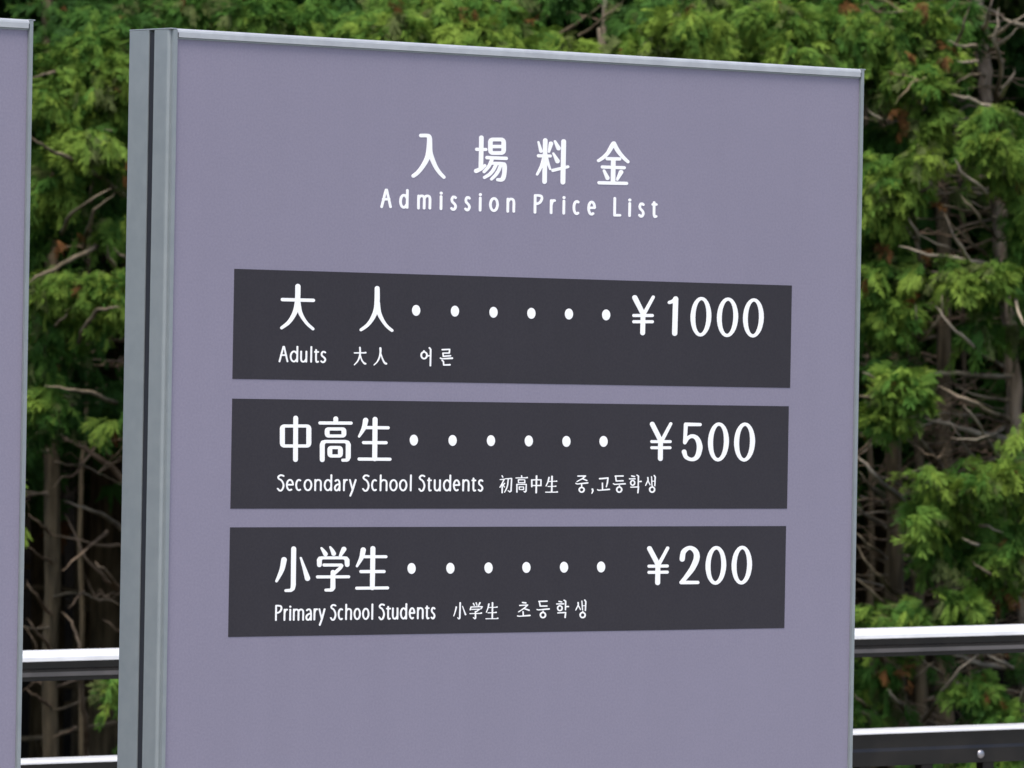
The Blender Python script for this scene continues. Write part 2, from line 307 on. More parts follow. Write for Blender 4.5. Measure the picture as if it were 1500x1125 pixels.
def latin(spec, bl0, bl1, xh, cap, r):
    """spec: [(letter, x0, x1)] ; bl0/bl1: (x, y) of two points of the baseline"""
    out = []
    for ch, x0, x1 in spec:
        xm = (x0+x1)/2; yb = bl0[1]+(bl1[1]-bl0[1])*(xm-bl0[0])/(bl1[0]-bl0[0]); polys = []
        for st in LAT[ch]:
            sm = st[0] == 's'; pts = list(st[1:] if sm else st)
            if sm: pts = smooth_path(pts, 4)
            o = []
            for x, y in pts:
                h = y*(xh-2*r) if y <= 1 else (xh-2*r)+(y-1)*(cap-xh)
                o.append((x0+r+x*(x1-x0-2*r)+.018*h, yb-r-h, r*(1.18 if (ch == 'i' and y > 1.6) else 1)))
            polys += capsules(o)
        out.append(polys)
    return out
def sp(s, x0, k): return [(a, x0+b/k, x0+c/k) for a, b, c in s]
t1 = sp([('A',48,162),('d',235,328),('m',415,555),('i',638,668),('s',745,812),('s',885,950),('i',1030,1058),('o',1133,1230),('n',1307,1393)], 550, 6.818)
t2 = sp([('P',147,240),('r',308,367),('i',432,463),('c',535,612),('e',682,768),('L',942,1022),('i',1090,1120),('s',1190,1255),('t',1322,1383)], 760, 6.818)
lat_title = latin(t1+t2, (565,304.9), (958,319.2), 21.9, 28.6, 1.9)
lat_ad = latin(sp([('A',83,235),('d',257,387),('u',420,530),('l',577,608),('t',635,715),('s',737,828)], 400, 10.714), (412,530.6), (473,531.5), 17.4, 23.9, 1.25)
lat_sec = latin(sp([('S',47,152),('e',172,280),('c',300,392),('o',415,533),('n',562,663),('d',692,805),('a',832,920),('r',957,1020),('y',1037,1140),('S',1218,1320),('c',1342,1432)], 400, 9.375)
    + sp([('h',50,150),('o',175,282),('o',300,407),('l',438,465),('S',550,640),('t',662,722),('u',750,840),('d',868,972),('e',997,1090),('n',1118,1210),('t',1235,1297),('s',1318,1390)], 550, 8.8235),
    (410,719.3), (700,719.9), 17.7, 24.3, 1.25)
lat_pri = latin(sp([('P',70,167),('r',187,245),('i',262,292),('m',315,467),('a',487,575),('r',598,657),('y',665,760),('S',823,912),('c',930,1012),('h',1033,1125),('o',1148,1247),('o',1265,1365),('l',1390,1418)], 395, 9.375)
    + sp([('S',103,175),('t',187,240),('u',252,322),('d',340,418),('e',438,508),('n',527,600),('t',615,665),('s',677,730)], 540, 7.5),
    (407,909.6), (632,906.9), 17.7, 23.6, 1.25)
# ------------------------------------------------------------------ signs
UL, UR, ZT = -.4400, .4800, 1.5+.329          # outer frame, from the camera fit
TH = .065
def arcp(cx, cy, r, a0, a1, n=5): return [(cx+r*math.cos(R(a0+(a1-a0)*k/n)), cy+r*math.sin(R(a0+(a1-a0)*k/n))) for k in range(n+1)]
def make_sign(loc):
    root = empty('price_sign', loc, YAW_SIGN)
    f = -.003                                # front lip stands 3 mm proud of the printed panel (y=0)
    for sgn, u in ((1, UL), (-1, UR)):
        def Q(L): return [(u+sgn*a, b) for a, b in L]
        # hollow looking extrusion: rounded front corner, small ridge, slot, flat rear half
        prof = [(.0075, f), (.0035, f)] + [(.0, f)][:0] + [(.0033, f+.0012)] + arcp(.0035, .0047, .0033, 270, 180, 4) + [(0, .0240), (.010, .0240), (.010, .0328), (0, .0328)] \
               + arcp(.0015, TH-.0015, .0015, 180, 90, 3) + [(.030, TH), (.030, .004), (.0075, .004)]
        prof[1] = (.0034, f)
        extrude(Q(prof), 'z', .02, ZT-.0005 if False else ZT-.0012, M_alu, 'side_post', root)
        x0, x1 = sorted((u+sgn*.0010, u+sgn*.0098))
        bm_obj('slot_shade', box(x0, x1, .0242, .0326, .02, ZT-.004), M_slot_joint, root)  # dark strip standing in for the shade inside the slot
    zt = ZT
    xa, xb = UL+.0078, UR-.0078
    prof = [(.0, zt-.0085), (f, zt-.0085), (f, zt-.0034)] + arcp(f+.0036, zt-.0034, .0034, 176, 90, 5) + [(TH, zt), (TH, zt-.0085)]
    extrude(prof, 'x', xa, xb, M_top, 'top_rail', root)
    # end caps closing the posts at the top
    for sgn, u in ((1, UL), (-1, UR)):
        x0, x1 = sorted((u, u+sgn*.0076)); bm_obj('end_cap', box(x0, x1, f+.001, TH, zt-.0011, zt+.0002, .0004, 1), M_alu, root)
    for q in (xa, xb-.0007): bm_obj('corner_joint', box(q, q+.0007, f-.0003, f+.002, zt-.0084, zt-.004), M_slot_joint, root)
    bm_obj('lower_bead', box(xa, xb, -.0012, .0, zt-.0102, zt-.0087), M_alu, root)
    prof = [(f, .16), (f, .168), (TH, .168), (TH, .16)]
    extrude(prof, 'x', xa, xb, M_alu, 'bottom_rail', root)
    bm_obj('panel', box(UL+.0077, UR-.0077, 0, .0035, .17, ZT-.0088), M_panel, root)
    bm_obj('back_panel', box(UL+.0305, UR-.0305, TH-.006, TH-.003, .17, ZT-.009), M_back, root)
    for u in (UL+.018, UR-.018):
        bm_obj('base_plate', box(u-.05, u+.05, -.05, .11, .0, .0195, .002, 1), M_alu, root)
    return root
sign = make_sign(O_S)
tag(sign, 'purple grey price sign with three dark bands of white admission prices', 'sign', 'sign boards standing in a row')
pos, zpos = uv(50.5, 30)
sign2 = make_sign(O_S + ax*(pos-UR))
sign2.name = 'sign_board'
tag(sign2, 'plain purple grey sign board cut off by the left edge of the photo', 'sign', 'sign boards standing in a row')
def band(c, ub, name_label):
    (x0, y0), (x1, y1), (x2, y2), (x3, y3) = [uv(*q) for q in c]
    L_, R_, T_, B_ = (x0+x3)/2, (x1+x2)/2, (y0+y1)/2, (y2+y3)/2
    o = bm_obj('price_band', box(L_, R_, -.0003, .0002, B_, T_), M_band, sign); o['label'] = name_label; return o
b1 = band(((343,394),(1160,418),(1157,568),(340.5,555)), 0, 'dark band with the adult price, uppermost of three')
b2 = band(((340,584),(1155.5,595),(1152.5,745),(337.5,745)), 0, 'dark band with the secondary school price, middle of three')
b3 = band(((337,772),(1151.5,771),(1148.5,920),(334,933)), 0, 'dark band with the primary school price, lowest of three')
yp, yb_, th = -.0003, -.00055, .0005
for g, ch in ((g_nyu, '入'), (g_jo, '場'), (g_ryo, '料'), (g_kin, '金')):
    lettering('title_character', [g], M_white, sign, yp, th, 'white character '+ch)
lettering('title_lettering', lat_title, M_white, sign, yp, th, 'white lettering reading Admission Price List')
for bnd, gs, price, ptxt, small, stxt, cjk, ctxt, dots, head in (
    (b1, [g_dai, g_jin], g_y1, '¥1000', lat_ad, 'Adults', g_i1, '大人 어른', [(609.2,454.7),(666,455.8),(722.5,457.5),(778,459),(833,460),(887.5,461.3)], '大人'),
    (b2, [g_chu, g_ko, g_sei], g_y2, '¥500', lat_sec, 'Secondary School Students', g_j+g_k, '初高中生 중,고등학생', [(605.8,644.7),(662.6,645.2),(718.8,645.5),(774.2,645.9),(829.3,646.6),(883.7,646.6)], '中高生'),
    (b3, [g_sho, g_gak, g_sei2], g_y3, '¥200', lat_pri, 'Primary School Students', g_l+g_m, '小学生 초등학생', [(602.5,832.7),(659.3,832.4),(715.2,831.8),(770.7,831.2),(825.8,830.9),(880.1,830.5)], '小学生')):
    for g, ch in zip(gs, head): lettering('character', [g], M_white, bnd, yb_, th, 'white character '+ch)
    for g, ch in zip(price, ptxt): lettering('digit' if ch != '¥' else 'yen_mark', [g], M_white, bnd, yb_, th, 'white '+ch+' of the price '+ptxt)
    lettering('small_lettering', small, M_white, bnd, yb_, th, 'white lettering reading '+stxt)
    lettering('small_lettering', cjk, M_white, bnd, yb_, th, 'white lettering reading '+ctxt)
    for d in dots: lettering('leader_dot', [dot(*d)], M_white, bnd, yb_, th, None) if False else None
    for d in dots:
        o = lettering('leader_dot', [dot(*d)], M_white, bnd, yb_, th, 'x'); del o['label']
# ------------------------------------------------------------------ railing
rail = empty('railing', (RX0.x, RX0.y, 0), RB); rail.rotation_euler = (0, -math.atan(RSL), RB)
tag(rail, 'dark bronze metal railing with silver topped rails behind the signs', 'railing')
zt1 = RX0.z; zt2 = zt1 - .1435
XA, XB = -4.5, 6.5
def railprof(zt, capm, body, flange):
    hw = .024
    cap = [(-hw, zt-capm)] + [(-hw*math.cos(R(a)), zt-capm*.62+capm*.62*math.sin(R(a))) for a in range(0, 181, 20)] + [(hw, zt-capm)]
    extrude(cap, 'x', XA, XB, M_cap, 'rail_cap', rail)
    b = [(-.020, zt-capm-.0003), (.020, zt-capm-.0003), (.021, zt-capm-body), (-.021, zt-capm-body)]
    b = [(-.019, zt-capm-.0003), (-.019, zt-capm-body*.45), (-.022, zt-capm-body*.55), (-.022, zt-capm-body), (.022, zt-capm-body), (.022, zt-capm-body*.55), (.019, zt-capm-body*.45), (.019, zt-capm-.0003)]
    extrude(b, 'x', XA, XB, M_rail, 'rail_body', rail)
    z = zt-capm-body-.0003
    if flange: extrude([(-.018, z-.005), (-.018, z), (.018, z), (.018, z-.005)], 'x', XA, XB, M_rail, 'rail_lip', rail)
    if flange: bm_obj('rail_trim', box(XA, XB, -.0232, -.0221, z+.0012, z+.0068), M_trim, rail)
railprof(zt1, .0140, .021, True)
railprof(zt2, .0065, .046, False)
zb = zt2-.0065-.046
k = 0; x = XA+.06
xs = []
while x < XB:
    xs.append(x); x += .105
bal0 = None
off = .0
for x in xs:
    if bal0 is None: bal0 = bm_obj('baluster', box(-.0095, .0095, -.0095, .0095, .17, zb-.0005, .001, 1), M_rail, rail); o = bal0
    else: o = bal0.copy(); link(o, rail)
    o.location = (x, 0, 0)
bm_obj('bottom_bar', box(XA, XB, -.02, .02, .13, .1695, .002, 1), M_rail, rail)
post0 = None
for x in (-3.6, -1.8-.35, 1.1, 2.9, 4.7):
    if post0 is None: post0 = bm_obj('post', box(-.025, .025, .0235, .0735, .0, zt1-.03, .003, 1), M_rail, rail); o = post0
    else: o = post0.copy(); link(o, rail)
    o.location = (x, 0, 0)
# dome bolts on the face of the lower rail
pb = at(1439, 1103, 10.0)
def railx(px, py, z):
    d = ray(px, py); n = Vector((rdy, -rdx, 0)); t = (Vector((RX0.x, RX0.y, 0))-CAM).dot(n)/d.dot(n); P = CAM+d*t
    return (P-RX0).dot(Vector((rdx, rdy, 0))), P.z
bx, bz = railx(1439, 1103, 0)
for s in (-3.2, -1.6, 0, 1.6):
    bm = bmesh.new(); bmesh.ops.create_uvsphere(bm, u_segments=16, v_segments=8, radius=.0062)
    bmesh.ops.scale(bm, vec=(1, .5, 1), verts=bm.verts)
    o = bm_obj('bolt', bm, M_steel, rail, True); o.location = (bx+s, -.0225, bz-RSL*bx)
# ------------------------------------------------------------------ woodland
def tube(name, pts, rad, m, parent, seg=7, wob=0.0, sub=4):
    V, Fs = tube_geo(pts, rad, seg, wob, sub)
    return mesh_obj(name, V, Fs, m, parent, True)
def tube_geo(pts, rad, seg=7, wob=0.0, sub=4):
    """tapered, slightly crooked limb through pts (world), rad list"""
    P = smooth_path([(*p, r) for p, r in zip(pts, rad)], sub) if len(pts) > 2 else [(*[a+(b-a)*k/6 for a, b in zip((*pts[0], rad[0]), (*pts[1], rad[1]))],) for k in range(7)]
    V = []; Fs = []; n = len(P)
    ph = [random.uniform(0, 6.28) for _ in range(6)]
    for i, p in enumerate(P):
        a = Vector(P[max(i-1, 0)][:3]); b = Vector(P[min(i+1, n-1)][:3]); t = (b-a).normalized()
        s1 = t.cross(Vector((0, 1, .1))).normalized(); s2 = t.cross(s1).normalized()
        c = Vector(p[:3]) + s1*wob*(math.sin(i*1.3+ph[0])+.6*math.sin(i*2.9+ph[1])) + s2*wob*math.sin(i*1.7+ph[2])
        for k in range(seg):
            ang = 2*math.pi*k/seg; rr = p[3]*(1+.10*math.sin(2*ang+ph[3]+i*.4)+.07*math.sin(3*ang+i*.7+ph[4]))
            V.append(c+(s1*math.cos(ang)+s2*math.sin(ang))*rr)
    for i in range(n-1):
        for k in range(seg): Fs.append((i*seg+k, i*seg+(k+1) % seg, (i+1)*seg+(k+1) % seg, (i+1)*seg+k))
    Fs.append(tuple(range(seg))); Fs.append(tuple(range((n-1)*seg, n*seg))[::-1])
    return V, Fs
# spray prototypes: a flat drooping fan of scale-leaf fingers
def make_spray(seed, nl=5):
    r = random.Random(seed); V = []; Fs = []
    def finger(bx, by, ang, ln, wd):
        b = len(V); c, s = math.cos(ang), math.sin(ang); dz = r.uniform(-.25, .12)
        for t, wv in ((0, .45), (.55, 1), (1, .35)):
            z = dz*ln*t*t*1.6 - 4.5*(by+t*ln*c)**2
            for sg in (-1, 1): V.append((bx+t*ln*s+sg*wv*wd*c, by+t*ln*c-sg*wv*wd*s, z+sg*.3*wd*r.uniform(-1, 1)))
        for k in range(2): Fs.append((b+2*k, b+2*k+1, b+2*k+3, b+2*k+2))
    Ln = .054
    finger(0, 0, R(r.uniform(-8, 8)), Ln, .0022)
    for k in range(nl):
        t = (k+.3)/nl
        for sg in (-1, 1):
            finger(sg*.001, Ln*t*.85, sg*R(r.uniform(18, 46)), (.023*(1-.6*t)+.004)*r.uniform(.5, 1.3), r.uniform(.0014, .0026))
    return np.array(V), np.array(Fs)
SPR = [make_spray(i) for i in range(8)]
def make_simple(seed):
    r = random.Random(seed+50); V = []; Fs = []
    for k in range(11):
        a = R(-80+160*k/10+r.uniform(-8, 8)); ln = .095*r.uniform(.6, 1.1)*(1-.3*abs(a)); wd = .007; b = len(V); c, s = math.cos(a), math.sin(a)
        for t, wv in ((.05, .4), (.6, 1), (1, .2)):
            for sg in (-1, 1): V.append((t*ln*s+sg*wv*wd*c, t*ln*c-sg*wv*wd*s, -.3*ln*t*t+sg*.004))
        Fs += [(b, b+1, b+3, b+2), (b+2, b+3, b+5, b+4)]
    return np.array(V), np.array(Fs)
SIM = [make_simple(i) for i in range(4)]
def crown(name, parent, places, protos, label=None):
    """places: array rows x,y,z,scale,yaw,tilt,roll,r,g,b"""
    if not len(places): return None
    VV = []; FF = []; CC = []; base = 0
    kk = rng.integers(0, len(protos), len(places))
    for pi, (PV, PF) in enumerate(protos):
        S_ = places[kk == pi]
        if not len(S_): continue
        n = len(S_); cy, sy = np.cos(S_[:, 4]), np.sin(S_[:, 4]); ct, st = np.cos(S_[:, 5]), np.sin(S_[:, 5]); cr, sr = np.cos(S_[:, 6]), np.sin(S_[:, 6])
        v = PV[None]*S_[:, 3, None, None]
        x, y, z = v[..., 0], v[..., 1], v[..., 2]
        x, z = x*cr[:, None]+z*sr[:, None], -x*sr[:, None]+z*cr[:, None]          # roll about own axis
        y, z = y*ct[:, None]-z*st[:, None], y*st[:, None]+z*ct[:, None]          # tilt (negative = droop)
        x, y = x*cy[:, None]-y*sy[:, None], x*sy[:, None]+y*cy[:, None]
        v = np.stack([x, y, z], -1)+S_[:, None, :3]
        VV.append(v.reshape(-1, 3)); m = PV.shape[0]
        FF.append((PF[None]+(np.arange(n)*m)[:, None, None]+base).reshape(-1, 4)); base += n*m
        fin = rng.uniform(.78, 1.22, (n, PF.shape[0], 1)); c = S_[:, None, 7:10]*fin
        CC.append(np.repeat(c.reshape(-1, 3), 4, axis=0))
    VV = np.concatenate(VV); FF = np.concatenate(FF); CC = np.concatenate(CC)
    me = bpy.data.meshes.new(name); me.vertices.add(len(VV)); me.vertices.foreach_set('co', VV.ravel())
    me.loops.add(FF.size); me.loops.foreach_set('vertex_index', FF.ravel().astype(np.int32))
    me.polygons.add(len(FF)); me.polygons.foreach_set('loop_start', np.arange(0, FF.size, 4, dtype=np.int32))
    me.update(calc_edges=True)
    ca_ = me.color_attributes.new('tint', 'FLOAT_COLOR', 'CORNER')
    ca_.data.foreach_set('color', np.concatenate([CC, np.ones((len(CC), 1))], 1).ravel())
    me.materials.append(M_leaf)
    return link(bpy.data.objects.new(name, me), parent)
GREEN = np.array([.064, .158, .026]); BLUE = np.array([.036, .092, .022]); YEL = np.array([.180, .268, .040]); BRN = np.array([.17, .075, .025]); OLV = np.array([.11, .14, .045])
def clump(c, rx, rz, ry, n, tone=.5, scale=1., brown=.02, coarse=False):
    """n tufts set on small drooping fans that fill an ellipsoid; tone puts shade and light into the colour, 0 dark bluish .. 1 yellow green"""
    m = max(1, n//11); u = rng.normal(size=(m, 3)); u /= np.linalg.norm(u, axis=1)[:, None]; u *= (rng.uniform(.02, 1, (m, 1))**.4)
    fan = np.array(c)+u*np.array([rx, ry, rz])*.92; k = rng.integers(0, m, n); n_ = n
    fr = (rng.uniform(.016, .055, m) if not coarse else rng.uniform(.08, .2, m))*(scale if not coarse else 1)
    head = np.arctan2(u[:, 1]*.5-.55, u[:, 0]*1.2)+rng.normal(0, .5, m)           # where each fan points
    drop = rng.uniform(0, 1.7, m); side = rng.normal(0, .6, m)
    q = np.sqrt(rng.uniform(0, 1, n))*1.3-.3; lat = rng.uniform(-1, 1, n)*(.35+.55*np.abs(q)); fk = fr[k]
    hx, hy = np.cos(head[k]), np.sin(head[k]); lx, ly = -hy, hx
    dz = -drop[k]*q*np.abs(q)*.8+side[k]*lat+rng.normal(0, .16, n)+.25*(1-q)
    pos = fan[k]+np.stack([(hx*q+lx*lat)*fk, (hy*q+ly*lat)*fk, dz*fk], 1)
    out = np.zeros((n, 10)); out[:, :3] = pos; out[:, 3] = scale*rng.uniform(.7, 1.2, n)
    out[:, 4] = head[k]+np.clip(lat, -1, 1)*.8+rng.normal(0, .25, n)-np.pi/2
    out[:, 5] = -drop[k]*np.clip(q+.2, 0, 1.2)*.9+rng.normal(0, .3, n); out[:, 6] = rng.normal(0, .35, n)+side[k]
    ft = rng.normal(0, .16, m)
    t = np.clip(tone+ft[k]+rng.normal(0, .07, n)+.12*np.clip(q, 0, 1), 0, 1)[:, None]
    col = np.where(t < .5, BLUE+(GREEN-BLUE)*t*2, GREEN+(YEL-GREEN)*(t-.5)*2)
    ol = (rng.uniform(0, 1, m) < .10)[k][:, None]; col = np.where(ol, OLV, col)
    br = rng.uniform(0, 1, (n, 1)) < brown; col = np.where(br, BRN*rng.uniform(.4, 1.0, (n, 1)), col)
    out[:, 7:10] = col; return out
YF = 17.6                                   # distance of the woodland edge
PPM = F/YF
# trees: name key -> trunk polyline in the photo, distance, diameter px
TREES = {
 'far_left': ([(-420,-900),(-400,1400)], 17.9, 22, M_bark, 'conifer beyond the left edge, standing left of the blank sign board'),
 'left':  ([(60,-900),(70,100),(76,600),(75,1105),(74,1500)], 18.2, 21, M_bark, 'conifer with a straight olive brown trunk in the gap between the two signs'),
 'mid1':  ([(330,-900),(345,300),(350,1500)], 18.6, 24, M_bark, 'bushy conifer rising behind the left end of the price sign'),
 'mid2':  ([(610,-900),(600,300),(590,1500)], 18.3, 24, M_bark, 'bright leafed conifer rising behind the title of the price sign'),
 'thin':  ([(892,-900),(884,0),(880,40),(876,90),(870,500),(868,1500)], 18.0, 8, M_twig, 'slender bare stemmed young tree in the dark gap above the sign top'),
 'mid3':  ([(1085,-900),(1080,300),(1070,1500)], 18.4, 25, M_bark, 'yellow green conifer rising behind the right half of the sign top'),
 'r1':    ([(1290,-900),(1300,200),(1309,600),(1311,900),(1322,1500)], 18.4, 26, M_bark, 'conifer with a thick brown trunk just right of the price sign'),
 'r2':    ([(1335,-900),(1342,400),(1346,800),(1348,1500)], 19.6, 17, M_bark, 'conifer with a thin dark trunk, second from the right edge of the sign'),
 'r3':    ([(1376,-900),(1382,400),(1385,800),(1384,1500)], 19.0, 25, M_bark, 'conifer with a dark trunk midway between the sign and the right edge'),
 'right': ([(1410,-900),(1428,-60),(1436,30),(1443,120),(1450,200),(1462,300),(1470,400),(1480,500),(1486,620),(1496,760),(1503,880),(1508,1125),(1512,1500)], 18.0, 22, M_barkl, 'conifer with a pale leaning trunk and many bare dead branches at the right edge'),
 'slim1': ([(1352,-900),(1405,300),(1418,800),(1424,1500)], 19.4, 8, M_bark, 'slim dark bare stem close left of the pale leaning conifer'),
 'slim2': ([(1262,-900),(1270,400),(1277,900),(1274,1500)], 19.3, 9, M_bark, 'slim dark stem right against the sign edge in the thicket'),
 'slim3': ([(150,-900),(132,400),(118,800),(122,1500)], 19.2, 7, M_bark, 'slim dark stem right of the straight trunk in the gap between the signs'),
 'far_right': ([(1800,-900),(1820,1500)], 17.8, 24, M_bark, 'conifer outside the right edge, next to the leaning pale one'),
}
roots = {}; trunkx = {}
for key, (pl, Y, dia, m, lab) in TREES.items():
    b = at(pl[-1][0], 1500, Y); root = empty('conifer_tree', (b.x, b.y, -1.7)); roots[key] = (root, Y); trunkx[key] = pl[len(pl)//2][0]
    tag(root, lab, 'tree', 'conifers at the edge of the woodland')
    W_ = [at(p[0], p[1], Y)-root.location for p in pl]
    btm = W_[-1].copy(); btm.z = -.3; W_ = W_+[btm]
    topv = W_[0]+Vector((random.uniform(-.2, .2), .2, 5.5)); W_ = [topv]+W_
    rd = [.012]+[dia/2/PPM*(.85+.35*max(0, min(1, (p[1]+100)/1200))) for p in pl]+[dia/PPM*.85]
    tube('trunk', W_, rd, m, root, 12, .004, 6)
def branch(key, pts, r, m=None, dy=-.15, dy2=None):
    """dead limb: photo points, radius px, depth running from the trunk out to dy"""
    root, Y = roots[key]; n = len(pts); m = m or M_twig
    d2 = dy if dy2 is None else dy2
    W_ = [at(p[0], p[1], Y+dy+(d2-dy)*(i/(n-1))**3)-root.location for i, p in enumerate(pts)]
    rr = [r*1.1/PPM*(.12+.88*(i/(n-1))**.6) for i in range(n)]
    o = tube('branch', W_, rr, m, root, 7, .0022, 4); return o
RB_ = [  # (points tip -> base, radius px)
 ([(1421,5),(1411,39),(1401,64),(1388,84)],3),([(1463,10),(1461,36),(1457,64),(1467,92),(1461,131),(1456,150)],4),([(1487,101),(1474,128),(1456,152)],4),
 ([(1390,139),(1413,142),(1436,151),(1500,169),(1540,176)],4),([(1510,15),(1470,43),(1440,62)],3),([(1465,24),(1500,39),(1530,46)],4.5),([(1456,-6),(1446,28),(1440,45)],4),
 ([(1402,88),(1420,92),(1438,84)],3),([(1388,60),(1415,68),(1440,66)],3),([(1370,211),(1380,203),(1399,197),(1425,197),(1450,200)],3.5),([(1397,231),(1413,256),(1445,281),(1458,290)],3),
 ([(1397,259),(1425,259),(1455,262)],3),([(1381,275),(1420,279),(1460,292)],3.5),([(1349,295),(1399,304),(1445,315),(1462,320)],3),([(1406,284),(1427,309),(1447,335),(1462,350)],3),
 ([(1376,306),(1399,334),(1427,359),(1449,377),(1468,390)],3),([(1381,309),(1399,348),(1417,377),(1440,400)],3),([(1340,320),(1385,320)],2.5),([(1323,323),(1340,352),(1349,384),(1352,400)],4),
 ([(1331,318),(1344,345),(1349,376)],3),([(1317,359),(1349,370),(1399,379),(1459,387),(1470,390)],4),([(1340,340),(1385,362),(1420,377)],2.5),([(1370,266),(1356,277),(1335,295),(1307,307)],3.5),
 ([(1333,543),(1370,545),(1413,548),(1479,552)],4),([(1372,565),(1413,584),(1449,602),(1478,615)],4.2),([(1399,568),(1449,583),(1478,586)],3),([(1342,609),(1388,622),(1449,638),(1483,646)],5),
 ([(1394,643),(1442,641),(1472,626)],2.5),([(1410,590),(1435,625),(1463,671)],2.6),([(1369,448),(1399,483),(1435,515),(1470,538)],3),([(1378,430),(1381,451),(1367,480),(1342,501),(1317,505)],2.6),
 ([(1339,444),(1344,472),(1340,501)],2),([(1390,612),(1405,640),(1425,668),(1440,688)],2.4),([(1408,789),(1430,797),(1447,802)],3),([(1424,822),(1450,842),(1474,856)],3),
 ([(1432,958),(1398,990),(1375,1023),(1350,1060)],4),([(1395,956),(1408,963),(1453,976),(1500,982)],4.5),([(1444,956),(1470,972),(1500,985)],3.5),([(1510,1000),(1500,1016),(1480,1056)],4),
 ([(1427,873),(1415,900),(1405,925)],3),([(1460,880),(1450,915)],2.5),([(1470,780),(1440,770),(1420,772)],3),([(1493,40),(1470,60),(1448,75)],3),([(1505,480),(1494,465),(1488,430),(1493,405)],3),
 ([(1400,120),(1430,108),(1442,112)],2.5),([(1500,320),(1480,300),(1462,290)],3)]
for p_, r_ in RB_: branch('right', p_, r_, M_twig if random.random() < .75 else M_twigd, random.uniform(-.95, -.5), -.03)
for p_, r_ in [([(1314,476),(1326,497),(1330,522),(1333,551)],3),([(1254,580),(1275,583),(1300,587)],4.5),([(1333,622),(1356,654),(1381,686)],4),([(1321,632),(1349,661),(1378,686)],3),
    ([(1253,664),(1285,700),(1317,728),(1345,752)],5),([(1285,696),(1312,708),(1341,724)],3.2),([(1257,690),(1275,712),(1302,740)],3),([(1253,798),(1281,838),(1307,864),(1332,884)],4.2),([(1250,844),(1291,880),(1322,908)],4.2),
    ([(1252,780),(1275,800),(1299,818)],3),([(1252,740),(1270,755),(1298,772)],3),([(1369,968),(1339,997),(1318,1022)],3.5),([(1300,1010),(1313,1026),(1334,1052)],4),([(1249,1014),(1265,1032),(1286,1049)],3.5),
    ([(1262,520),(1280,530),(1300,545)],3.5),([(1262,545),(1285,556),(1305,572)],3),([(1332,830),(1342,850),(1345,870)],3),([(1256,630),(1280,640),(1300,655)],3),([(1270,160),(1290,175),(1310,192)],3)]:
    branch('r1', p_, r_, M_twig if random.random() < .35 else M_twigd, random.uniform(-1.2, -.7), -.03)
for p_, r_ in [([(44,198),(60,212),(90,227),(134,251),(190,292)],4),([(164,276),(115,304),(95,330),(88,352)],3.4),([(170,281),(139,309),(130,335),(122,362)],3.2),([(40,414),(60,403),(100,383),(144,361),(185,368)],4),
    ([(156,360),(162,382),(175,402)],4),([(122,375),(130,396)],3),([(165,363),(180,376),(188,380)],3),([(176,450),(155,452),(139,458),(120,488),(108,520),(98,556)],4),([(100,458),(85,474),(76,492)],3),([(44,114),(70,108),(95,105)],3),
    ([(150,190),(185,192)],3),([(65,566),(110,571),(146,580),(182,596)],3.6),([(30,636),(80,635),(116,653),(151,675),(182,704)],5),([(93,734),(136,748),(180,773)],4.4),([(70,781),(136,796),(180,800)],3),
    ([(90,836),(126,806),(156,779)],3),([(96,755),(126,816),(155,848),(182,874)],4),([(122,629),(145,650),(162,668)],3.4),([(138,822),(155,838),(180,868)],4),([(90,895),(108,918),(116,952),(118,1002),(124,1050),(128,1110)],4.5),
    ([(76,716),(90,700),(112,692),(150,640)],2.6),([(40,752),(56,765),(74,782)],3),([(40,800),(56,812),(74,824)],3),([(38,850),(52,872),(74,900)],3),([(38,905),(56,928),(76,955)],3.4),([(38,1010),(52,1020),(74,1034)],3.2),
    ([(76,1080),(95,1074),(110,1066)],2.6),([(150,905),(170,922),(185,930)],2.6),([(100,891),(114,875),(122,868)],3)]:
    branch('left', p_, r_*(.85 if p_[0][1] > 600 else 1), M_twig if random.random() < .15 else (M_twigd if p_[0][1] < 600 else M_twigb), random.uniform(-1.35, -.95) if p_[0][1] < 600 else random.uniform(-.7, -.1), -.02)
for p_, r_ in [([(884,2),(855,28),(803,58)],3),([(910,2),(880,30),(850,52)],2.5),([(870,60),(850,70),(835,85)],2.5)]: branch('thin', p_, r_, M_twigd, -.1, -.01)
for p_, r_ in [([(640,6),(660,8),(698,24)],3),([(790,2),(765,12),(742,22)],3)]: branch('mid2', p_, r_, M_twig, -.3, -.05)
# dead limbs of the trees behind the sign (seen from a step to the side)
for key in ('mid1', 'mid2', 'mid3', 'r3', 'far_left', 'far_right', 'left', 'r2'):
    cx = trunkx[key]
    for k in range(16):
        y = random.uniform(120, 1150); s = random.choice((-1, 1)); ln = random.uniform(60, 170)
        if key in ('left', 'r2', 'r3'): y = random.uniform(-300, -20) if key == 'left' else y
        branch(key, [(cx+s*ln, y-ln*random.uniform(-.2, .6)), (cx+s*ln*.5, y-ln*random.uniform(-.05, .3)), (cx, y+10)], random.uniform(2, 4), M_twigd, random.uniform(-.4, .4), 0)
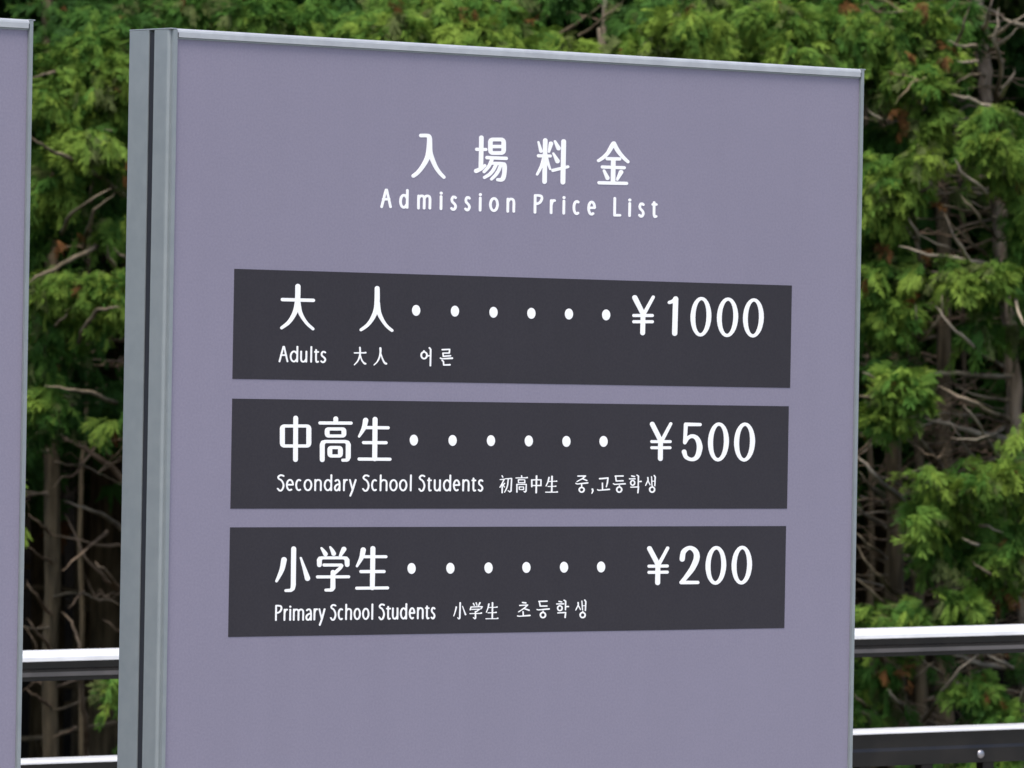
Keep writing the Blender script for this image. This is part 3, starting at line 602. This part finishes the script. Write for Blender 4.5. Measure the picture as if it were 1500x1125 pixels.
# thin bare limbs and twigs: arching, browner, crossing the gaps between the sprays
SPREAD = {'right': (42, -60, 1120, -1), 'r1': (30, 100, 1120, 0), 'r3': (30, 60, 1120, 0), 'r2': (22, 200, 1100, 0), 'left': (18, 60, 1120, 0), 'thin': (5, -80, 90, 0), 'mid1': (8, -60, 900, 0), 'mid2': (10, -60, 900, 0), 'mid3': (10, -60, 900, 0), 'far_right': (16, -60, 1100, -1), 'far_left': (10, 0, 1000, 1)}
for key, (nb, ya, yb2, side) in SPREAD.items():
    root, Y = roots[key]; cx0 = trunkx[key]; TV = []; TF = []
    def limb(x, y, s, ln, r, d0, d1, curve, rise, asobj):
        pts = []
        for i in range(6):
            t = 1-i/5
            pts.append((x+s*ln*t, y-rise*t*ln+curve*t*t*ln+random.uniform(-4, 4)*(t > 0)))
        W_ = [at(p[0], p[1], Y+d0+(d1-d0)*i/5)-root.location for i, p in enumerate(pts)]
        rr = [r/PPM*(.15+.85*(i/5)**.7) for i in range(6)]
        if asobj: tube('branch', W_, rr, asobj, root, 6, .002, 3)
        else:
            V_, F_ = tube_geo(W_, rr, 4, .0015, 2); b = len(TV); TV.extend(V_); TF.extend([tuple(q+b for q in f) for f in F_])
        return pts
    for k in range(nb):
        y = random.uniform(ya, yb2); s = side or random.choice((-1, 1)); ln = random.uniform(80, 240)
        d0 = random.uniform(-.8, .3); pp = limb(cx0, y, s, ln, random.uniform(1.3, 2.3), d0, 0, random.uniform(-.1, .45), random.uniform(-.1, .55), random.choice((M_twigb, M_twigb, M_twigd, M_twig)))
        for j in range(5):
            i = random.randint(0, 4); q = pp[i]; d = d0*(1-i/5)
            limb(q[0], q[1], s*random.choice((1, 1, -.4)), random.uniform(25, 80), random.uniform(.7, 1.3), d+random.uniform(-.12, .12), d, random.uniform(-.5, .6), random.uniform(-.5, .8), None)
    if TV: mesh_obj('twigs', TV, TF, M_twigb, root, True)['kind'] = 'stuff'
# foliage clumps that the photograph shows: px, py, half width, half height, tone (light and shade as colour), distance offset
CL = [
 (90,25,70,35,.25,.1),(160,40,50,40,.35,0),(70,95,40,45,.4,0),(125,75,55,35,.6,-.1),(150,110,45,35,.8,-.2),(95,140,55,40,.65,-.15),(165,165,35,40,.65,-.1),(70,190,35,40,.35,.1),(125,205,45,25,.85,-.25),
 (165,225,30,30,.55,0),(100,210,30,30,.6,0),(75,275,35,30,.65,-.1),(95,300,30,25,.6,0),(60,330,25,25,.25,.2),(175,335,22,22,.6,-.1),(160,305,25,18,.3,.2),(90,415,50,25,.7,-.2),(150,425,45,35,.75,-.25),(110,450,55,30,.55,-.1),
 (60,480,30,25,.3,.1),(75,520,35,30,.4,0),(60,545,30,25,.4,0),(120,520,30,25,.15,.2),(80,590,26,20,.6,-.1),(105,605,25,20,.3,.1),(172,615,16,22,.65,-.2),(70,640,28,16,.15,.2),(165,1000,16,26,.65,-.3),(175,1020,14,20,.6,-.2),(60,380,24,20,.25,.2),(150,560,30,20,.1,.3),
 (230,10,60,35,.3,.1),(300,15,60,30,.4,0),(370,15,55,35,.55,-.1),(430,25,50,40,.55,0),(500,25,40,40,.25,.2),(545,45,40,35,.6,-.1),(585,50,50,40,.75,-.25),(640,30,50,35,.6,-.1),(690,60,55,35,.75,-.25),(735,75,45,25,.65,-.2),
 (720,15,45,28,.6,-.1),(760,50,40,30,.5,0),(600,8,50,20,.65,0),(820,-5,45,15,.3,.2),(842,68,38,18,.85,-.3),(930,68,36,18,.75,-.3),(965,48,30,28,.45,0),(1000,45,45,35,.85,-.3),(1030,70,40,28,.8,-.25),(985,75,35,20,.5,-.2),(1010,30,30,14,.9,-.35),
 (1020,5,50,20,.5,0),(1080,40,50,40,.5,0),(1110,70,50,30,.6,-.1),(1140,30,45,35,.65,-.2),(1165,75,40,30,.75,-.25),(1200,50,45,45,.6,-.1),(1245,60,45,45,.6,-.15),(1230,20,50,30,.4,.1),(1080,5,60,20,.3,.1),(940,15,30,25,.15,.3),
 (1285,25,50,35,.55,-.1),(1330,35,45,40,.6,-.15),(1300,80,50,35,.5,0),(1365,75,45,35,.55,-.1),(1400,30,40,30,.3,.1),(1345,110,40,28,.65,-.2),(1285,120,28,30,.5,-.1),(1380,95,30,30,.55,-.1),(1355,130,30,20,.45,-.1),(1400,15,30,20,.25,.1),
 (1295,200,30,28,.25,.1),(1275,240,25,24,.7,-.2),(1300,265,35,30,.8,-.25),(1325,272,28,22,.65,-.2),(1280,300,28,30,.65,-.2),(1295,330,26,26,.4,0),(1280,370,25,25,.35,.1),(1345,175,30,28,.4,0),(1360,170,25,20,.75,-.2),(1370,210,30,28,.55,0),
 (1350,225,28,20,.9,-.3),(1450,160,22,16,.7,-.25),(1450,185,32,22,.65,-.25),(1460,215,38,26,.75,-.3),(1490,205,25,25,.5,-.1),(1450,240,28,20,.5,-.15),
 (1480,250,30,30,.5,-.1),(1495,290,28,30,.6,-.2),(1490,330,30,25,.6,-.15),(1485,370,28,25,.45,-.1),(1365,388,38,16,.7,-.25),(1400,412,40,20,.75,-.3),(1440,400,40,20,.8,-.3),(1460,420,30,28,.45,-.15),
 (1275,400,26,24,.7,-.2),(1285,435,30,28,.55,-.15),(1310,455,30,26,.65,-.2),(1280,470,28,28,.45,0),(1300,490,24,24,.35,.1),(1330,410,24,20,.35,.1),(1435,480,30,26,.5,-.2),(1460,480,28,22,.35,.05),
 (1490,440,24,30,.4,-.1),(1305,530,28,22,.45,-.15),(1320,555,22,20,.65,-.3),(1325,580,28,26,.65,-.3),(1310,600,30,20,.6,-.25),(1290,610,18,12,.5,-.2),(1490,620,18,18,.8,-.3),(1275,560,20,30,.2,.2),(1270,600,18,20,.15,.3),
 (1350,695,26,16,.8,-.3),(1380,700,30,18,.65,-.25),(1370,730,36,26,.6,-.2),(1350,755,34,14,.7,-.3),(1400,740,34,32,.4,-.1),(1440,700,34,20,.7,-.3),(1470,695,34,22,.75,-.3),(1475,740,34,34,.3,.1),(1490,700,24,22,.6,-.2),
 (1390,790,44,26,.45,-.1),(1370,810,28,28,.55,-.2),(1350,790,22,14,.7,-.3),(1440,790,40,30,.3,.05),(1455,815,22,22,.6,-.2),(1480,800,28,28,.6,-.25),(1495,830,22,28,.65,-.25),(1470,840,26,16,.5,-.15),(1360,880,44,18,.6,-.25),(1400,880,34,18,.65,-.3),
 (1340,895,30,16,.5,-.2),(1280,902,38,16,.6,-.25),(1440,865,30,16,.45,-.15),(1380,910,50,14,.35,0),(1300,915,40,12,.5,-.1),(1265,985,30,20,.35,0),(1290,975,28,18,.45,-.1),(1285,1005,30,16,.35,0),(1360,965,22,12,.4,-.1),(1420,1005,26,24,.45,-.2),
 (1440,1020,22,16,.35,-.1),(1470,1035,28,20,.5,-.2),(1495,1045,24,18,.45,-.2),(1450,1050,30,12,.4,-.1),(1270,1050,30,12,.45,-.1),(1320,1040,26,16,.25,.1),(1450,1115,40,14,.5,-.2),(1360,1110,30,12,.4,-.1),(1490,1118,28,12,.6,-.2),(1500,960,20,20,.2,.1),
]
foliage = {k: [] for k in TREES}; wide = {k: [] for k in TREES}
GAPS = [(1447,95,20,62,.04),(1474,115,20,50,.15),(1412,325,74,62,.08),(1466,330,20,60,.08),(1388,515,38,42,.15),(1440,560,48,62,.08),(1405,620,66,50,.08),(1290,690,42,70,.1),(1298,800,50,70,.06),
 (1350,640,30,60,.15),(1288,168,32,18,.3),(1340,150,26,18,.4),(1330,340,16,30,.4),(1440,850,38,24,.5),(1490,905,22,26,.3),(1420,250,40,26,.15),(1372,450,34,46,.12), (1340,205,16,20,.3), (1400,110,30,30,.3), (1350,335,26,34,.15), (1255,185,20,30,.3), (1490,455,20,24,.3), (1320,500,14,30,.3), (1420,690,22,16,.3), (1330,850,26,20,.3),(1483,560,20,80,.1),(1400,975,40,20,.3),(1380,1040,60,30,.25),(1285,1030,20,16,.5),
 (120,335,52,22,.3),(75,375,25,20,.4),(120,520,60,28,.4),(110,690,80,62,.03),(110,850,80,90,0),(95,1010,60,80,0),(100,250,22,14,.5),(855,18,50,22,.12),(880,55,16,32,.05),(500,12,32,22,.4),(800,45,22,18,.4),(1260,150,14,16,.4),(60,145,14,20,.4),(1390,60,14,24,.5),(1310,215,22,14,.5),(1400,190,14,26,.5)]
NG = rng.uniform(0, 1, (128, 96))
def holes(x, z, cell):
    gx, gz = (x/cell) % 120, (z/cell) % 90; i, j = gx.astype(int), gz.astype(int); fx, fz = gx-i, gz-j; fx = fx*fx*(3-2*fx); fz = fz*fz*(3-2*fz)
    return (NG[i, j]*(1-fx)+NG[i+1, j]*fx)*(1-fz)+(NG[i, j+1]*(1-fx)+NG[i+1, j+1]*fx)*fz
def thin_out(a, depthy):
    """open the crown where one can see between the limbs"""
    d = a[:, :3]-np.array(CAM); zz = d @ np.array(fw); px = W0/2+F*(d @ np.array(rt))/zz; py = H0/2-F*(d @ np.array(up))/zz
    hv = .6*holes(a[:, 0]+.3*a[:, 1]+40, a[:, 2]+.5*a[:, 1]+20, .075)+.4*holes(a[:, 0]+70, a[:, 2]-.4*a[:, 1]+50, .035)
    keep = np.clip((hv-.34)/.10, .05, 1)
    for gx, gy, gw, gh, kp in GAPS:
        q = ((px-gx)/gw)**2+((py-gy)/gh)**2
        keep = np.minimum(keep, np.clip(kp+np.clip((q-.75)/.5, 0, 1), 0, 1))
    return a[rng.uniform(0, 1, len(a)) < keep]
def nearest(px): return min(TREES, key=lambda k: abs(trunkx[k]-px)+(60 if k in ('thin', 'r2', 'r3', 'slim1', 'slim2', 'slim3') else 0))
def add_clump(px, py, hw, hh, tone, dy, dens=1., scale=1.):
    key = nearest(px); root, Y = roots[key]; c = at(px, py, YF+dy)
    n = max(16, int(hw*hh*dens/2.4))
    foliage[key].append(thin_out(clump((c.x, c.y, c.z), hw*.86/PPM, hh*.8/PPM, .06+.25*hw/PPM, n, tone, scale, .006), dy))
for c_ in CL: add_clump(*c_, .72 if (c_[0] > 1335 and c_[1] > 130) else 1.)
# same kind of foliage where the sign hides it and outside the frame
for _ in range(420):
    px, py = random.uniform(-900, 2400), random.uniform(-300, 1250)
    if -5 < px < 1505 and py < 1130 and not (265 < px < 1235 and py > 130): continue
    if py > 600 and random.random() < .55: continue
    add_clump(px, py, random.uniform(28, 55), random.uniform(18, 38), random.uniform(.2, .8), random.uniform(-.3, .3), .75)
# brown withered sprays
for (px, py) in [(1388,82),(1385,68),(1318,78),(1305,168),(1312,170),(1365,365),(1351,370),(1303,355),(1478,258),(1351,436),(1434,392),(1300,565),(1310,580),(1430,700),(1490,705),(1475,865),(1482,872),(1487,860),(1495,803),(1310,980),
                 (1300,985),(1443,990),(1442,1010),(80,358),(108,340),(180,240),(664,18),(675,20),(785,28),(1460,925),(560,20),(1230,5),(1360,10),(1390,300)]:
    root, Y = roots[nearest(px)]; c = at(px, py, YF-.25); a = clump((c.x, c.y, c.z), .012, .014, .02, random.randint(4, 9), .5, .7, 1.0); foliage[nearest(px)].append(a)
# foliage farther in, behind the front layer, shade put into its dark tone
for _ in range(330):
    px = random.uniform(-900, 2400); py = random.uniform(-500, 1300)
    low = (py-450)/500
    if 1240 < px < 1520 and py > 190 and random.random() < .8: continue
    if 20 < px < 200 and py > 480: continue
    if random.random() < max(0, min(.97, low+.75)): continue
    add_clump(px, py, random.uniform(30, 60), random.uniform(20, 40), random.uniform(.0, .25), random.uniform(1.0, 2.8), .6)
# crowns above the picture: they shade the wood
for key, (root, Y) in roots.items():
    if key == 'thin' or key[:4] == 'slim': continue
    top = root.location.x
    for k in range(46):
        z = random.uniform(3.2, 9.5); rr = (10.5-z)*.19
        a = random.uniform(0, 6.28); c = (top+rr*math.cos(a)*random.uniform(.2, 1), Y+.3+rr*math.sin(a)*random.uniform(.2, 1), z)
        wide[key].append(clump(c, .38, .22, .38, 110, random.uniform(.2, .6), 1.0, .01, True))
    rl = np.array([*root.location, 0, 0, 0, 0, 0, 0, 0])
for key, (root, Y) in roots.items():
    rl = np.array([*root.location, 0, 0, 0, 0, 0, 0, 0])
    if foliage[key]: crown('foliage', root, np.concatenate(foliage[key])-rl, SPR)
    if wide[key]: crown('crown', root, np.concatenate(wide[key])-rl, SIM)
# rows of trees deeper in the wood
proto = None
def deep_tree(x, y):
    global proto
    if proto is None:
        root = empty('conifer_tree', (0, 0, 0)); a = []
        tube('trunk', [(0, 0, 10), (.05, 0, 6), (0, .05, 3), (0, 0, -.5)], [.01, .04, .06, .085], M_bark, root, 9, .01)
        for k in range(70):
            z = random.uniform(2.6, 10); rr = (11-z)*.2; an = random.uniform(0, 6.28); q = random.uniform(.15, 1)
            a.append(clump((rr*q*math.cos(an), rr*q*math.sin(an), z), .45, .28, .45, 120, random.uniform(.1, .4), 1.1, .01, True))
        crown('crown', root, np.concatenate(a), SIM)
        for k in range(12):
            z = random.uniform(.5, 4); an = random.uniform(0, 6.28); ln = random.uniform(.4, 1.1)
            tube('branch', [(ln*math.cos(an), ln*math.sin(an), z+random.uniform(-.1, .3)), (ln*.5*math.cos(an), ln*.5*math.sin(an), z+.05), (0, 0, z)], [.004, .008, .011], M_twigd, root, 5, .006)
        proto = root; r = root
    else:
        r = proto.copy(); link(r)
        for ch in proto.children: c = ch.copy(); link(c, r)
    r.location = (x, y, -1.6 + max(0, y-29)*.75); r.rotation_euler = (0, 0, random.uniform(0, 6.28))
    tag(r, 'dark conifer standing in the deep shade behind the front trees', 'tree', 'conifers deep in the wood')
for row, y in enumerate((20.3, 21.8, 23.4, 25.2, 27.2, 29.6)):
    x = -5.5-row*.5
    while x < 6.5+row*.5:
        deep_tree(x+random.uniform(-.35, .35), y+random.uniform(-.4, .4)); x += random.uniform(1.0, 1.5)
